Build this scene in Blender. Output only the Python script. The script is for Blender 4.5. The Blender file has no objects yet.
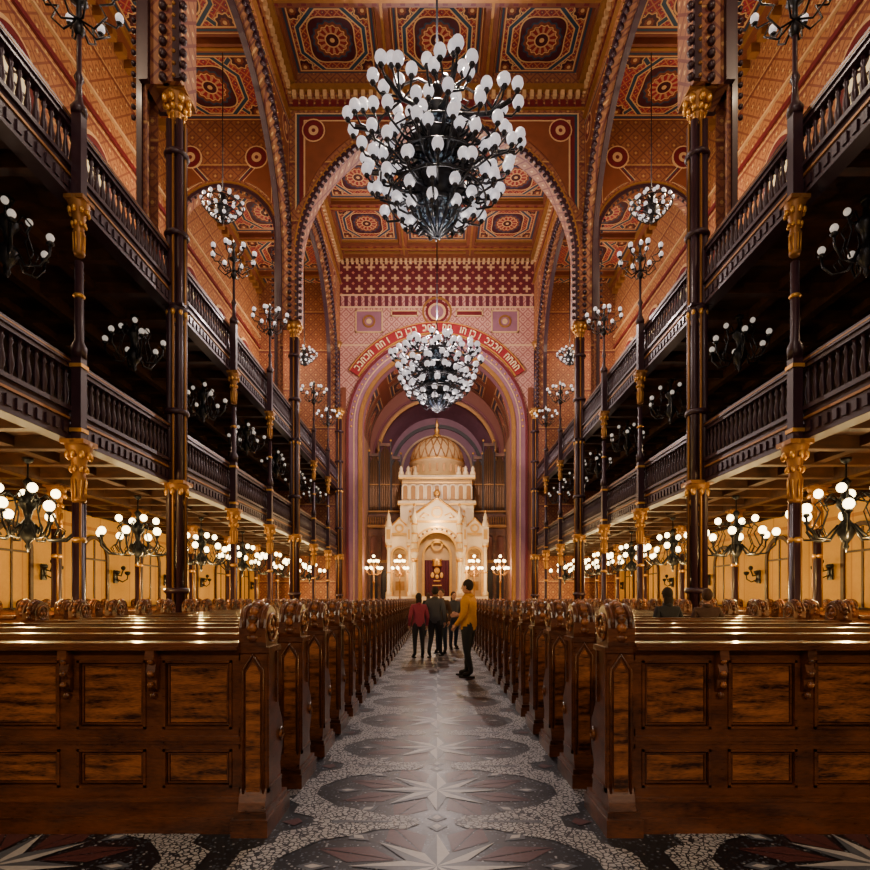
import bpy, math, random
from mathutils import Vector, Matrix
random.seed(7)
pi=math.pi
S=bpy.context.scene
COL=S.collection

# ---------------------------------------------------------------- shader DSL
class E:
    def __init__(s,nt,o): s.nt=nt; s.o=o
    def _m(s,op,*a):
        n=s.nt.nodes.new('ShaderNodeMath'); n.operation=op
        for i,x in enumerate((s,)+a):
            if isinstance(x,E): s.nt.links.new(x.o,n.inputs[i])
            else: n.inputs[i].default_value=float(x)
        return E(s.nt,n.outputs[0])
    def __add__(s,b): return s._m('ADD',b)
    def __sub__(s,b): return s._m('SUBTRACT',b)
    def __mul__(s,b): return s._m('MULTIPLY',b)
    def __truediv__(s,b): return s._m('DIVIDE',b)
    def fract(s): return s._m('FRACT')
    def abs(s): return s._m('ABSOLUTE')
    def lt(s,b): return s._m('LESS_THAN',b)
    def gt(s,b): return s._m('GREATER_THAN',b)
    def cos(s): return s._m('COSINE')
    def sqrt(s): return s._m('SQRT')
    def at2(s,b): return s._m('ARCTAN2',b)
    def mx(s,b): return s._m('MAXIMUM',b)
    def mn(s,b): return s._m('MINIMUM',b)
def band(e,a,b): return e.gt(a)*e.lt(b)

class M:
    def __init__(s,name,rough=.5,metal=0.,coat=0.,spec=.5):
        s.mat=bpy.data.materials.new(name); s.mat.use_nodes=True
        s.nt=s.mat.node_tree; s.b=s.nt.nodes['Principled BSDF']
        s.b.inputs['Roughness'].default_value=rough
        s.b.inputs['Metallic'].default_value=metal
        s.b.inputs['Coat Weight'].default_value=coat
        s.b.inputs['Coat Roughness'].default_value=.15
        s.b.inputs['Specular IOR Level'].default_value=spec
        g=s.nt.nodes.new('ShaderNodeNewGeometry'); sp=s.nt.nodes.new('ShaderNodeSeparateXYZ')
        s.nt.links.new(g.outputs['Position'],sp.inputs[0]); s.pos=g.outputs['Position']
        s.X,s.Y,s.Z=[E(s.nt,sp.outputs[i]) for i in range(3)]
        tc=s.nt.nodes.new('ShaderNodeTexCoord'); s.obj=tc.outputs['Object']
    def noise(s,scale,detail=3,vec=None,sc=(1,1,1)):
        mp=s.nt.nodes.new('ShaderNodeMapping'); s.nt.links.new(vec or s.obj,mp.inputs[0]); mp.inputs['Scale'].default_value=sc
        n=s.nt.nodes.new('ShaderNodeTexNoise'); n.inputs['Scale'].default_value=scale; n.inputs['Detail'].default_value=detail
        s.nt.links.new(mp.outputs[0],n.inputs[0]); return E(s.nt,n.outputs['Fac'])
    def vor(s,scale,feat='F1',out='Distance',vec=None):
        n=s.nt.nodes.new('ShaderNodeTexVoronoi'); n.feature=feat; n.inputs['Scale'].default_value=scale
        s.nt.links.new(vec or s.pos,n.inputs[0]); return n.outputs[out]
    def mix(s,f,a,b):
        n=s.nt.nodes.new('ShaderNodeMix'); n.data_type='RGBA'
        def put(i,x):
            if isinstance(x,E): s.nt.links.new(x.o,n.inputs[i])
            elif isinstance(x,tuple): n.inputs[i].default_value=(*x[:3],1)
            elif isinstance(x,float): n.inputs[i].default_value=x
            else: s.nt.links.new(x,n.inputs[i])
        put(0,f); put(6,a); put(7,b)
        return n.outputs[2]
    def col(s,c):
        if isinstance(c,tuple): s.b.inputs['Base Color'].default_value=(*c[:3],1)
        else: s.nt.links.new(c,s.b.inputs['Base Color'])
        return s
    def bump(s,e,st=.3,d=.01):
        n=s.nt.nodes.new('ShaderNodeBump'); n.inputs['Strength'].default_value=st; n.inputs['Distance'].default_value=d
        s.nt.links.new(e.o,n.inputs['Height']); s.nt.links.new(n.outputs[0],s.b.inputs['Normal'])
    def rough(s,e): s.nt.links.new(e.o,s.b.inputs['Roughness'])
    def emit(s,c,st,nee=False):
        s.b.inputs['Emission Color'].default_value=(*c,1); s.b.inputs['Emission Strength'].default_value=st
        if not nee:
            try: s.mat.cycles.emission_sampling='NONE'
            except Exception: pass
        return s

RED=(.20,.008,.011); DRED=(.045,.003,.008); TERRA=(.165,.036,.014); CREAM=(.58,.33,.13); TEAL=(.012,.038,.070); GOLDC=(.60,.32,.07)
MT={}
def simple(n,c,rough=.5,metal=0.,coat=0.,var=.25,sc=6,spec=.5):
    m=M(n,rough,metal,coat,spec); ns=m.noise(sc,4)
    m.col(m.mix(ns,tuple(x*(1-var) for x in c),tuple(min(1,x*(1+var)) for x in c))); MT[n]=m.mat; return m
simple('iron',(.032,.011,.020),.42,.15,.1)
simple('iron_black',(.009,.010,.014),.38,.3)
simple('gold',(.72,.38,.08),.38,.65)
simple('gold_dark',(.32,.145,.035),.45,.45)
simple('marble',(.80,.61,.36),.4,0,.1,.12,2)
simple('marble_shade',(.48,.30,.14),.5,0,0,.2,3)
simple('maroon_tile',(.085,.028,.030),.4,0,0,.5,40,.35)
simple('grey_tile',(.46,.45,.45),.4,0,0,.2,30,.35)
simple('slate_tile',(.095,.11,.14),.4,0,0,.3,30,.35)
simple('curtain',(.075,.003,.008),.8,0,0,.4,10)
simple('pipe_metal',(.22,.115,.055),.35,.6)
simple('stone_pier',(.38,.19,.11),.6,0,0,.2,2)
simple('lilac',(.24,.10,.135),.6,0,0,.25,1.5)
simple('dark_red_paint',(.12,.006,.011),.5)
simple('ribbon_red',(.26,.010,.016),.5)
simple('teal_paint',(.015,.045,.07),.5)
simple('cream_paint',(.58,.35,.16),.5)
simple('letter_cream',(.85,.62,.34),.5)
simple('terra_paint',(.17,.045,.018),.5,0,0,.3,3)
for nm,c,st in (('globe_lit',(1,.78,.38),12.),('globe_soft',(.95,.92,1.),.50),('globe_dim',(1.,.88,.75),.38)):
    m=M(nm,.25); m.col((.72,.70,.70)); m.emit(c,st); MT[nm]=m.mat
m=M('window_glass',.2); m.col((.5,.42,.25)); m.emit((1,.72,.36),.8); MT['window_glass']=m.mat
m=M('stained_glass',.25)
vc=m.vor(16,'F1','Color',m.obj); sp=m.nt.nodes.new('ShaderNodeSeparateColor'); m.nt.links.new(vc,sp.inputs[0])
f=E(m.nt,sp.outputs[0]); m.col(m.mix(f.gt(.6),(.015,.02,.035),(.08,.10,.13)))
m.nt.links.new(m.mix(f.gt(.72),(.0,.002,.006),(.45,.65,.8)),m.b.inputs['Emission Color']); m.b.inputs['Emission Strength'].default_value=.14; m.mat.cycles.emission_sampling='NONE'; MT['stained_glass']=m.mat

def wood(n,a,b,rough=.3,coat=.4,sc=(1,1,1),k=1.9,o=.34):
    m=M(n,rough,0,coat)
    n1=m.noise(3.2,6,None,sc); n2=m.noise(26,4,None,sc)
    f=((n1*1.0+n2*.5)-(.75-.5/k))*k
    f=f.mx(0.).mn(1.)
    m.col(m.mix(f,a,b)); m.bump(n2,.12,.004); m.rough(n2*.3+(rough-.12)); MT[n]=m.mat
wood('pew_wood',(.022,.0052,.0016),(.195,.058,.014),.30,.28,(.8,2,3),1.9)
wood('pew_panel',(.026,.006,.0018),(.40,.135,.033),.30,.28,(1,2,7),3.0)
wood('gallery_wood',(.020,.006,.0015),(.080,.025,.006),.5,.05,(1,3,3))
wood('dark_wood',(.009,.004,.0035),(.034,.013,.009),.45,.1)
wood('chancel_wood',(.05,.018,.007),(.22,.08,.03),.45,.1)

m=M('yellow_plaster',.7); n1=m.noise(.9,5); n2=m.noise(14,4)
c=m.mix(n1*.8+n2*.3,(.38,.17,.018),(.80,.45,.065))
bx=(m.Y*.569).fract(); c=m.mix(band(bx,.47,.50)*.5,c,(.30,.08,.02)); c=m.mix(band(m.Z,3.65,3.75)*.6,c,(.30,.08,.02)); c=m.mix(band(m.Z,1.0,1.08),c,(.25,.05,.02))
m.col(c); MT['yellow_plaster']=m.mat

def salmon(n,base,line,dot,k=1.1,horiz='Y'):
    m=M(n,.65); H=getattr(m,horiz)
    a=((H+m.Z)*k).fract()-.5; b=((H-m.Z)*k).fract()-.5
    am=a.abs(); bm=b.abs()
    ln=(am.mx(bm)).gt(.44)
    d=(a*a+b*b).sqrt(); ring=band(d,.20,.27); dt=d.lt(.10)
    cr=(am.lt(.04)+bm.lt(.04)).mn(1.)*d.lt(.36)
    ns=m.noise(1.2,4,m.pos)
    c=m.mix(ns,tuple(x*.65 for x in base),tuple(x*1.25 for x in base))
    c=m.mix((ln*.7),c,line); c=m.mix((ring+cr).mn(1.)*.65,c,line); c=m.mix(dt*.9,c,dot)
    z2=(m.Z*.42).fract(); c=m.mix(z2.lt(.045)*.8,c,line); c=m.mix(band(z2,.055,.075)*.7,c,dot)
    m.col(c); MT[n]=m.mat; return m
salmon('painted_wall_y',(.36,.145,.045),(.12,.014,.012),(.55,.33,.11),1.45,'Y')
salmon('painted_wall_x',(.255,.088,.034),(.09,.010,.012),(.46,.26,.08),1.6,'X')

m=M('endwall',.6); ns=m.noise(1.,4,m.pos)
c=m.mix(ns,(.40,.19,.14),(.64,.35,.27))
a=((m.X+m.Z)*1.6).fract()-.5; b=((m.X-m.Z)*1.6).fract()-.5
d=(a*a+b*b).sqrt()
c=m.mix(((a.abs().mx(b.abs())).gt(.42)*.7+band(d,.12,.23)*.8).mn(1.),c,(.20,.025,.035))
c=m.mix(d.lt(.08),c,(.6,.38,.22))
bd=band(m.Z,20.3,22.3)
a2=(m.X*1.35).fract()-.5; b2=((m.Z-20.3)*1.5).fract()-.5
cross=(a2.abs().lt(.09)*b2.abs().lt(.32)+b2.abs().lt(.09)*a2.abs().lt(.32)).mn(1.)
cc=m.mix(cross,(.10,.007,.012),(.50,.28,.14)); cc=m.mix((a2.abs()+b2.abs()).gt(.86),cc,(.42,.15,.08))
c=m.mix(bd,c,cc)
for z0,z1 in((22.3,22.42),(20.2,20.3),(19.45,19.55),(17.1,17.2)): c=m.mix(band(m.Z,z0,z1),c,(.60,.38,.2))
bd=band(m.Z,19.55,20.2); c=m.mix(bd*((m.X*2.4).fract()-.5).abs().lt(.28),c,(.10,.010,.022))
c=m.mix(m.Z.lt(9.)*.5,c,(.38,.22,.13))
m.col(c); MT['endwall']=m.mat

def coffer(n,ux,W,vy,H,hue=RED):
    m=M(n,.55)
    U,V=ux(m),vy(m)
    fu=U.fract()-.5; fv=V.fract()-.5; au=fu.abs(); av=fv.abs()
    du=fu*W; dv=fv*H
    r=(du*du+dv*dv).sqrt(); th=du.at2(dv)
    q=r*((th*16.).cos()*.05+1.)*1.15
    q2=r*((th*4.).cos()*.10+1.)
    mm=(au*W-(W/2)).mx(av*H-(H/2))*-1.
    la=((du+dv)*2.9).fract()-.5; lb=((du-dv)*2.9).fract()-.5
    lat=(la.abs().mx(lb.abs())).gt(.42); ld=(la*la+lb*lb).sqrt()
    ns=m.noise(2,4,m.pos)
    c=m.mix(ns,tuple(x*.7 for x in hue),tuple(x*1.3 for x in hue))
    c=m.mix(lat*.7,c,(.45,.20,.07)); c=m.mix(band(ld,.12,.2)*.9,c,TEAL); c=m.mix(ld.lt(.08),c,GOLDC)
    dg=((du.abs()-dv.abs()).abs()); c=m.mix(dg.lt(.10)*r.gt(1.0),c,TEAL); c=m.mix(band(dg,.10,.145)*r.gt(1.0),c,CREAM)
    oc=(du.abs().mx(dv.abs())).mx((du.abs()+dv.abs())*.72); c=m.mix(band(oc,1.12,1.17),c,CREAM); c=m.mix(band(oc,1.17,1.30),c,TEAL); c=m.mix(band(oc,1.30,1.34),c,CREAM)
    cu=(au-.32)*W; cv=(av-.31)*H; cr=(cu*cu+cv*cv).sqrt()*((cu.at2(cv)*8.).cos()*.1+1.)
    c=m.mix(cr.lt(.34),c,DRED); c=m.mix(band(cr,.28,.33),c,CREAM); c=m.mix(cr.lt(.16),c,TERRA); c=m.mix(cr.lt(.07),c,CREAM)
    c=m.mix(q2.lt(.98),c,DRED); c=m.mix(band(q2,.92,.97),c,CREAM)
    c=m.mix(q.lt(.86),c,TEAL); c=m.mix(q.lt(.78),c,TERRA); c=m.mix(band(q,.60,.65),c,CREAM)
    c=m.mix(q.lt(.60),c,hue)
    c=m.mix((q.lt(.58))*((th*12.).cos().gt(.2)),c,(.42,.20,.09))
    c=m.mix(band(r,.24,.29),c,CREAM); c=m.mix(r.lt(.24),c,DRED); c=m.mix(r.lt(.09),c,CREAM)
    c=m.mix(mm.lt(.56),c,TERRA); c=m.mix(band(mm,.50,.55),c,CREAM); c=m.mix(band(mm,.38,.46),c,TEAL); c=m.mix(band(mm,.30,.33),c,CREAM)
    m.col(c); MT[n]=m.mat
coffer('nave_coffer',lambda m:(m.X+6.)/4.,4.,lambda m:(m.Y-2.2)/3.517,3.517)
coffer('aisle_coffer',lambda m:(m.X.abs()-6.35)/4.65,4.65,lambda m:(m.Y-2.2)/3.517,3.517,(.26,.007,.022))
coffer('vault_coffer',lambda m:(m.X.abs()-.9)/2.6,2.6,lambda m:(m.Y-34.9)/2.6,2.6,(.28,.016,.035))

m=M('intrados',.6); ns=m.noise(1.5,4,m.pos)
c=m.mix(ns,(.20,.068,.028),(.34,.14,.055)); g=((m.Y+m.Z+m.X)*1.9).fract()-.5; g2=((m.Y-m.Z+m.X)*1.9).fract()-.5
c=m.mix(g.abs().mx(g2.abs()).gt(.42)*.8,c,(.10,.010,.015)); c=m.mix((g*g+g2*g2).sqrt().lt(.12),c,CREAM); m.col(c); MT['intrados']=m.mat

m=M('black_terrazzo',.4,0,0,.4)
vd=E(m.nt,m.vor(42)); vcol=m.vor(42,'F1','Color')
sp=m.nt.nodes.new('ShaderNodeSeparateColor'); m.nt.links.new(vcol,sp.inputs[0]); rr=E(m.nt,sp.outputs[0])
c=m.mix(vd.lt(.38)*rr.gt(.45),(.005,.007,.012),(.065,.082,.115)); c=m.mix(vd.lt(.32)*rr.gt(.86),c,(.34,.36,.39))
m.col(c); m.rough(m.noise(3,3,m.pos)*.22+.26); MT['black_terrazzo']=m.mat
m=M('white_mosaic',.42,0,0,.35); ve=E(m.nt,m.vor(30,'DISTANCE_TO_EDGE'));
c=m.mix(ve.lt(.10),(.44,.44,.45),(.018,.021,.032)); m.col(c); MT['white_mosaic']=m.mat
def cloth(n,c,v=.2): 
    m=simple(n,c,.85,0,0,v,25)
for n,c in(('yellow_jacket',(.62,.28,.02)),('black_cloth',(.02,.02,.025)),('pink_jacket',(.30,.035,.07)),('grey_coat',(.075,.075,.085)),
  ('jeans',(.035,.05,.09)),('brown_coat',(.09,.045,.025)),('shoe',(.015,.012,.01)),('hair_dark',(.018,.010,.007)),('hair_brown',(.07,.03,.014)),('lips',(.40,.11,.09)),('eye',(.02,.02,.02))):
    cloth(n,c)
m=simple('skin',(.60,.32,.21),.5); 

# ---------------------------------------------------------------- mesh builder
class MB:
    def __init__(s): s.v=[];s.f=[];s.m=[];s.s=[];s.names=[]
    def mi(s,n):
        if n not in s.names: s.names.append(n)
        return s.names.index(n)
    def add(s,vs,fs,mat,sm=False):
        o=len(s.v); s.v+= [tuple(p) for p in vs]; k=s.mi(mat)
        for f in fs: s.f.append(tuple(i+o for i in f)); s.m.append(k); s.s.append(sm)
    def box(s,x0,x1,y0,y1,z0,z1,mat):
        if x0>x1:x0,x1=x1,x0
        if y0>y1:y0,y1=y1,y0
        s.add([(x0,y0,z0),(x1,y0,z0),(x1,y1,z0),(x0,y1,z0),(x0,y0,z1),(x1,y0,z1),(x1,y1,z1),(x0,y1,z1)],
              [(0,3,2,1),(4,5,6,7),(0,1,5,4),(1,2,6,5),(2,3,7,6),(3,0,4,7)],mat)
    def lathe(s,prof,c,mat,seg=12,sm=True,rot=0.):
        cx,cy,cz=c; vs=[];fs=[]
        for r,z in prof:
            for k in range(seg):
                a=2*pi*k/seg+rot; vs.append((cx+r*math.cos(a),cy+r*math.sin(a),cz+z))
        for i in range(len(prof)-1):
            for k in range(seg):
                k2=(k+1)%seg; fs.append((i*seg+k,i*seg+k2,(i+1)*seg+k2,(i+1)*seg+k))
        fs.append(tuple(range(seg))[::-1]); n=(len(prof)-1)*seg; fs.append(tuple(range(n,n+seg)))
        s.add(vs,fs,mat,sm)
    def sphere(s,c,r,mat,seg=10,rings=6,sz=1.,sy=1.,sx=1.):
        vs=[(c[0],c[1],c[2]+r*sz)];fs=[]
        for i in range(1,rings):
            t=pi*i/rings
            for k in range(seg):
                a=2*pi*k/seg; vs.append((c[0]+r*sx*math.sin(t)*math.cos(a),c[1]+r*sy*math.sin(t)*math.sin(a),c[2]+r*sz*math.cos(t)))
        vs.append((c[0],c[1],c[2]-r*sz)); L=len(vs)-1
        for k in range(seg):
            k2=(k+1)%seg; fs.append((0,1+k,1+k2)); fs.append((L,1+(rings-2)*seg+k2,1+(rings-2)*seg+k))
            for i in range(rings-2): fs.append((1+i*seg+k,1+(i+1)*seg+k,1+(i+1)*seg+k2,1+i*seg+k2))
        s.add(vs,fs,mat,True)
    def tube(s,path,r,mat,seg=6):
        P=[Vector(p) for p in path]; n=len(P); R=r if isinstance(r,(list,tuple)) else [r]*n
        vs=[];fs=[]; prev=None
        for i,p in enumerate(P):
            t=(P[min(i+1,n-1)]-P[max(i-1,0)]).normalized()
            if prev is None:
                ref=Vector((0,0,1)) if abs(t.z)<.9 else Vector((1,0,0)); u=t.cross(ref).normalized()
            else:
                u=(prev-t*prev.dot(t)); u=u.normalized() if u.length>1e-5 else t.orthogonal().normalized()
            prev=u; w=t.cross(u)
            for k in range(seg):
                a=2*pi*k/seg; vs.append(p+(u*math.cos(a)+w*math.sin(a))*R[i])
        for i in range(n-1):
            for k in range(seg):
                k2=(k+1)%seg; fs.append((i*seg+k,i*seg+k2,(i+1)*seg+k2,(i+1)*seg+k))
        fs.append(tuple(range(seg))[::-1]); fs.append(tuple(range((n-1)*seg,n*seg)))
        s.add(vs,fs,mat,True)
    def prism(s,poly,axis,a0,a1,mat):
        n=len(poly)
        def mp(u,v,a):
            return (a,u,v) if axis=='x' else ((u,a,v) if axis=='y' else (u,v,a))
        vs=[mp(u,v,a0) for u,v in poly]+[mp(u,v,a1) for u,v in poly]
        fs=[tuple(range(n))[::-1],tuple(range(n,2*n))]+[(i,(i+1)%n,n+(i+1)%n,n+i) for i in range(n)]
        s.add(vs,fs,mat)
    def quad(s,a,b,c,d,mat): s.add([a,b,c,d],[(0,1,2,3)],mat)
    def merge(s,o,mx=None):
        base=len(s.v)
        for p in o.v: s.v.append(tuple(mx@Vector(p)) if mx else p)
        mp=[s.mi(n) for n in o.names]
        for f,k,q in zip(o.f,o.m,o.s): s.f.append(tuple(i+base for i in f)); s.m.append(mp[k]); s.s.append(q)
    def mesh(s,name):
        me=bpy.data.meshes.new(name); me.from_pydata(s.v,[],s.f)
        for n in s.names: me.materials.append(MT[n])
        me.polygons.foreach_set('material_index',s.m); me.polygons.foreach_set('use_smooth',s.s); me.update()
        import bmesh
        bm=bmesh.new(); bm.from_mesh(me); bmesh.ops.recalc_face_normals(bm,faces=bm.faces); bm.to_mesh(me); bm.free()
        return me
    def obj(s,name,loc=(0,0,0),rz=0.):
        return put(s.mesh(name),name,loc,rz)
def put(me,name,loc=(0,0,0),rz=0.,parent=None):
    o=bpy.data.objects.new(name,me); o.location=loc; o.rotation_euler=(0,0,rz); COL.objects.link(o)
    if parent: o.parent=parent
    return o
LD={}
def light(key,parent,loc,power,color,rad):
    if key not in LD:
        l=bpy.data.lights.new(key,'POINT'); l.energy=power; l.color=color; l.shadow_soft_size=rad; LD[key]=l
    o=bpy.data.objects.new(key,LD[key]); COL.objects.link(o); o.parent=parent; o.location=loc; return o

def arch_slab(mb,s0,s1,zb,zt,c,R,zs,t0,t1,mp,mf,mi,N=36):
    arc=[(c-R*math.cos(pi*i/N),zs+R*math.sin(pi*i/N)) for i in range(N+1)]
    for t in(t0,t1):
        q=lambda a,b,z0,z1: mb.quad(mp(a,t,z0),mp(b,t,z0),mp(b,t,z1),mp(a,t,z1),mf)
        if c-R>s0: q(s0,c-R,zb,zt)
        if s1>c+R: q(c+R,s1,zb,zt)
        for (a,za),(b,zb2) in zip(arc,arc[1:]):
            mb.quad(mp(a,t,za),mp(b,t,zb2),mp(b,t,zt),mp(a,t,zt),mf)
    pts=[(c-R,zb)]+arc+[(c+R,zb)]
    for (a,za),(b,z2) in zip(pts,pts[1:]): mb.quad(mp(a,t0,za),mp(b,t0,z2),mp(b,t1,z2),mp(a,t1,za),mi)
    for a,b in((s0,c-R),(c+R,s1)):
        if b>a: mb.quad(mp(a,t0,zb),mp(b,t0,zb),mp(b,t1,zb),mp(a,t1,zb),mi)
def ring(mb,c,R0,R1,zs,zb,t0,t1,mp,mat,N=36,a0=0.,a1=pi):
    pts=[]
    if zb is not None: pts.append((-1,0,zb))
    for i in range(N+1):
        a=a0+(a1-a0)*i/N; pts.append((-math.cos(a),math.sin(a),None))
    if zb is not None: pts.append((1,0,zb))
    vs=[];fs=[]
    for cx,sz,z in pts:
        for R,t in((R0,t0),(R1,t0),(R1,t1),(R0,t1)):
            vs.append(mp(c+cx*R,t,(zs+sz*R) if z is None else z))
    n=len(pts)
    for i in range(n-1):
        for k in range(4):
            k2=(k+1)%4; fs.append((i*4+k,i*4+k2,(i+1)*4+k2,(i+1)*4+k))
    fs.append((0,1,2,3)); fs.append(tuple(range(4*n-4,4*n)))
    mb.add(vs,fs,mat)
def beads(mb,c,R,zs,zb,t,mp,mat,step=.3,r=.085):
    n=int(pi*R/step)
    for i in range(n+1):
        a=pi*i/n; mb.sphere(mp(c-R*math.cos(a),t,zs+R*math.sin(a)),r,mat,6,4)
    z=zs-step
    while z>zb:
        for sg in(-1,1): mb.sphere(mp(c+sg*R,t,z),r,mat,6,4)
        z-=step
mpx=lambda s,t,z:(s,t,z)
mpy=lambda s,t,z:(t,s,z)
def spandrel(mb,c,sg,R,zs,sx,zt,t0,t1,mp):
    a0=math.acos(min(1,sx/R))
    N=10; a_end=math.asin(min(1,(zt-zs)/R)) if (zt-zs)<R else pi*.42
    arc=[(c+sg*R*math.cos(a0+(a_end-a0)*i/N),zs+R*math.sin(a0+(a_end-a0)*i/N)) for i in range(N+1)]
    poly=[(c+sg*sx,zt)]+arc
    n=len(poly)
    cx=sum(p[0] for p in poly)/n; cz=sum(p[1] for p in poly)/n
    for f,mt,t in((1.,'cream_paint',t0),(.96,'teal_paint',t0-(t1-t0)*.2),(.90,'dark_red_paint',t0-(t1-t0)*.3),(.80,'cream_paint',t0-(t1-t0)*.5),(.76,'terra_paint',t0-(t1-t0)*.7)):
        ps=[(cx+(x-cx)*f,cz+(z-cz)*f) for x,z in poly]
        vs=[mp(x,t,z) for x,z in ps]+[mp(x,t1,z) for x,z in ps]
        mb.add(vs,[tuple(range(n))]+[(i,(i+1)%n,n+(i+1)%n,n+i) for i in range(n)],mt)
    px=c+sg*(sx-.75); pz=zt-.72
    tt=t0-(t1-t0)*.9
    for r0,r1,mt in((.001,.08,'dark_red_paint'),(.08,.2,'cream_paint'),(.2,.42,'dark_red_paint'),(.42,.47,'cream_paint')): ring(mb,px,r0,r1,pz,None,tt,t1,mp,mt,20,0,2*pi)

COLS=[2.2+10.55*i for i in range(-1,4)]
Y0,Y1=-8.35,34.9
HN,HA=22.8,21.

# ---------------------------------------------------------------- shell
b=MB(); b.box(-11.3,11.3,Y0,45,-.2,0,'black_terrazzo'); b.obj('floor')
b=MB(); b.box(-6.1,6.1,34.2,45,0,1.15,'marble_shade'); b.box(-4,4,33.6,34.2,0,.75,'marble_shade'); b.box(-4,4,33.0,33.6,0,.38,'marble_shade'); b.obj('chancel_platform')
for sg,nm in((-1,'left'),(1,'right')):
    b=MB(); X=11*sg
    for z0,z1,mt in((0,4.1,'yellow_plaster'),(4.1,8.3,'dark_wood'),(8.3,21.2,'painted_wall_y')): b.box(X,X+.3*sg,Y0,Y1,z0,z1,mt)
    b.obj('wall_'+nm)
    b=MB()
    b.box(10.88*sg,10.99*sg,Y0,Y1,0.,.9,'dark_red_paint')
    b.box(10.84*sg,10.99*sg,Y0,Y1,.9,.98,'gallery_wood'); b.obj('baseboard_'+nm)
    b=MB(); b.box(10.7*sg,10.99*sg,Y0,Y1,20.4,20.75,'terra_paint'); b.box(10.6*sg,10.99*sg,Y0,Y1,20.75,20.95,'gold_dark')
    for i in range(-14,58): b.box(10.7*sg,10.99*sg,i*.6,i*.6+.28,20.1,20.4,'gold_dark')
    b.box(10.9*sg,10.99*sg,Y0,Y1,16.9,17.05,'dark_red_paint'); b.box(10.9*sg,10.99*sg,Y0,Y1,17.6,17.68,'cream_paint'); b.box(10.9*sg,10.99*sg,Y0,Y1,11.6,11.75,'dark_red_paint'); b.obj('trim_aisle_cornice_'+nm)
b=MB(); b.box(-11.3,11.3,Y0-.3,Y0,0,23,'painted_wall_x'); b.obj('wall_back')
b=MB()
arch_slab(b,-6.0,6.0,0,HN,0,4.6,12.1,34.9,35.5,mpx,'endwall','lilac',48)
for sg in(-1,1): b.box(6.0*sg,11.3*sg,34.9,35.2,0,HN,'painted_wall_x')
b.obj('wall_front')
b=MB()
ring(b,0,4.6,4.85,12.1,1.15,34.75,34.9,mpx,'gold_dark',48)
ring(b,0,4.85,5.45,12.1,1.15,34.82,34.9,mpx,'lilac',48)
ring(b,0,5.1,5.16,12.1,1.15,34.80,34.9,mpx,'cream_paint',48)
ring(b,0,5.45,5.6,12.1,1.15,34.74,34.9,mpx,'dark_red_paint',48)
ring(b,0,5.70,5.76,12.1,None,34.70,34.9,mpx,'gold',40,pi*.18,pi*.82)
ring(b,0,6.36,6.42,12.1,None,34.70,34.9,mpx,'gold',40,pi*.18,pi*.82)
ring(b,0,5.74,6.38,12.1,None,34.72,34.9,mpx,'ribbon_red',40,pi*.18,pi*.82)
for i in range(44):
    a=pi*i/43; b.sphere((-5.3*math.cos(a),34.8,12.1+5.3*math.sin(a)),.07,'gold',6,4,1,.4)
na=38
for i in range(na):
    if i in(5,9,15,19,22,28,33): continue
    a=pi*.20+(pi*.60)*i/(na-1)
    mx=Matrix.Translation((-6.06*math.cos(a),34.68,12.1+6.06*math.sin(a)))@Matrix.Rotation(-(pi/2-a),4,'Y')
    g=MB(); h=.19; w=.12; k=(i*7+i//3)%5; q=.065
    if k!=3: g.box(-w,w,-.03,.03,h-q,h,'letter_cream')
    g.box(w-q,w,-.03,.03,-h,h,'letter_cream')
    if k in(1,4): g.box(-w,-w+q,-.03,.03,-h,h*(.4 if k!=4 else .9),'letter_cream')
    if k in(0,2): g.box(-w,w,-.03,.03,-h,-h+q,'letter_cream')
    b.merge(g,mx)
for r0,r1,mt,y in((.0001,.55,'cream_paint',34.86),(.1,.4,'lilac',34.84),(.55,.7,'dark_red_paint',34.83),(.8,.92,'gold_dark',34.83)):
    ring(b,0,r0,r1,19.2,None,y,34.9,mpx,mt,32,0,2*pi)
for sg in(-1,1):
    for q in(2.0,4.2):
        x0,x1=sg*q-.85,sg*q+.85; zb=18.9 if q<3 else 17.9
        b.box(x0,x1,34.87,34.9,zb,19.3,'lilac' if q>3 else 'dark_red_paint')
        for (a,bb,c0,c1) in((x0,x1,19.22,19.3),(x0,x1,zb,zb+.08),(x0,x0+.08,zb,19.3),(x1-.08,x1,zb,19.3)):
            b.box(a,bb,34.84,34.9,c0,c1,'cream_paint')
    ring(b,sg*4.2,.28,.4,18.6,None,34.83,34.9,mpx,'gold_dark',20,0,2*pi); ring(b,sg*4.2,.001,.16,18.6,None,34.83,34.9,mpx,'cream_paint',20,0,2*pi)
    b.box(sg*5.62,sg*5.9,34.8,34.9,1.2,14.5,'terra_paint')
b.box(-6,6,34.5,34.9,22.35,22.55,'terra_paint'); b.box(-6,6,34.35,34.9,22.55,22.78,'gold_dark')
for i in range(40): b.box(-5.9+i*.3,-5.75+i*.3,34.6,34.9,22.15,22.35,'cream_paint')
b.obj('trim_chancel_arch')

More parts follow.
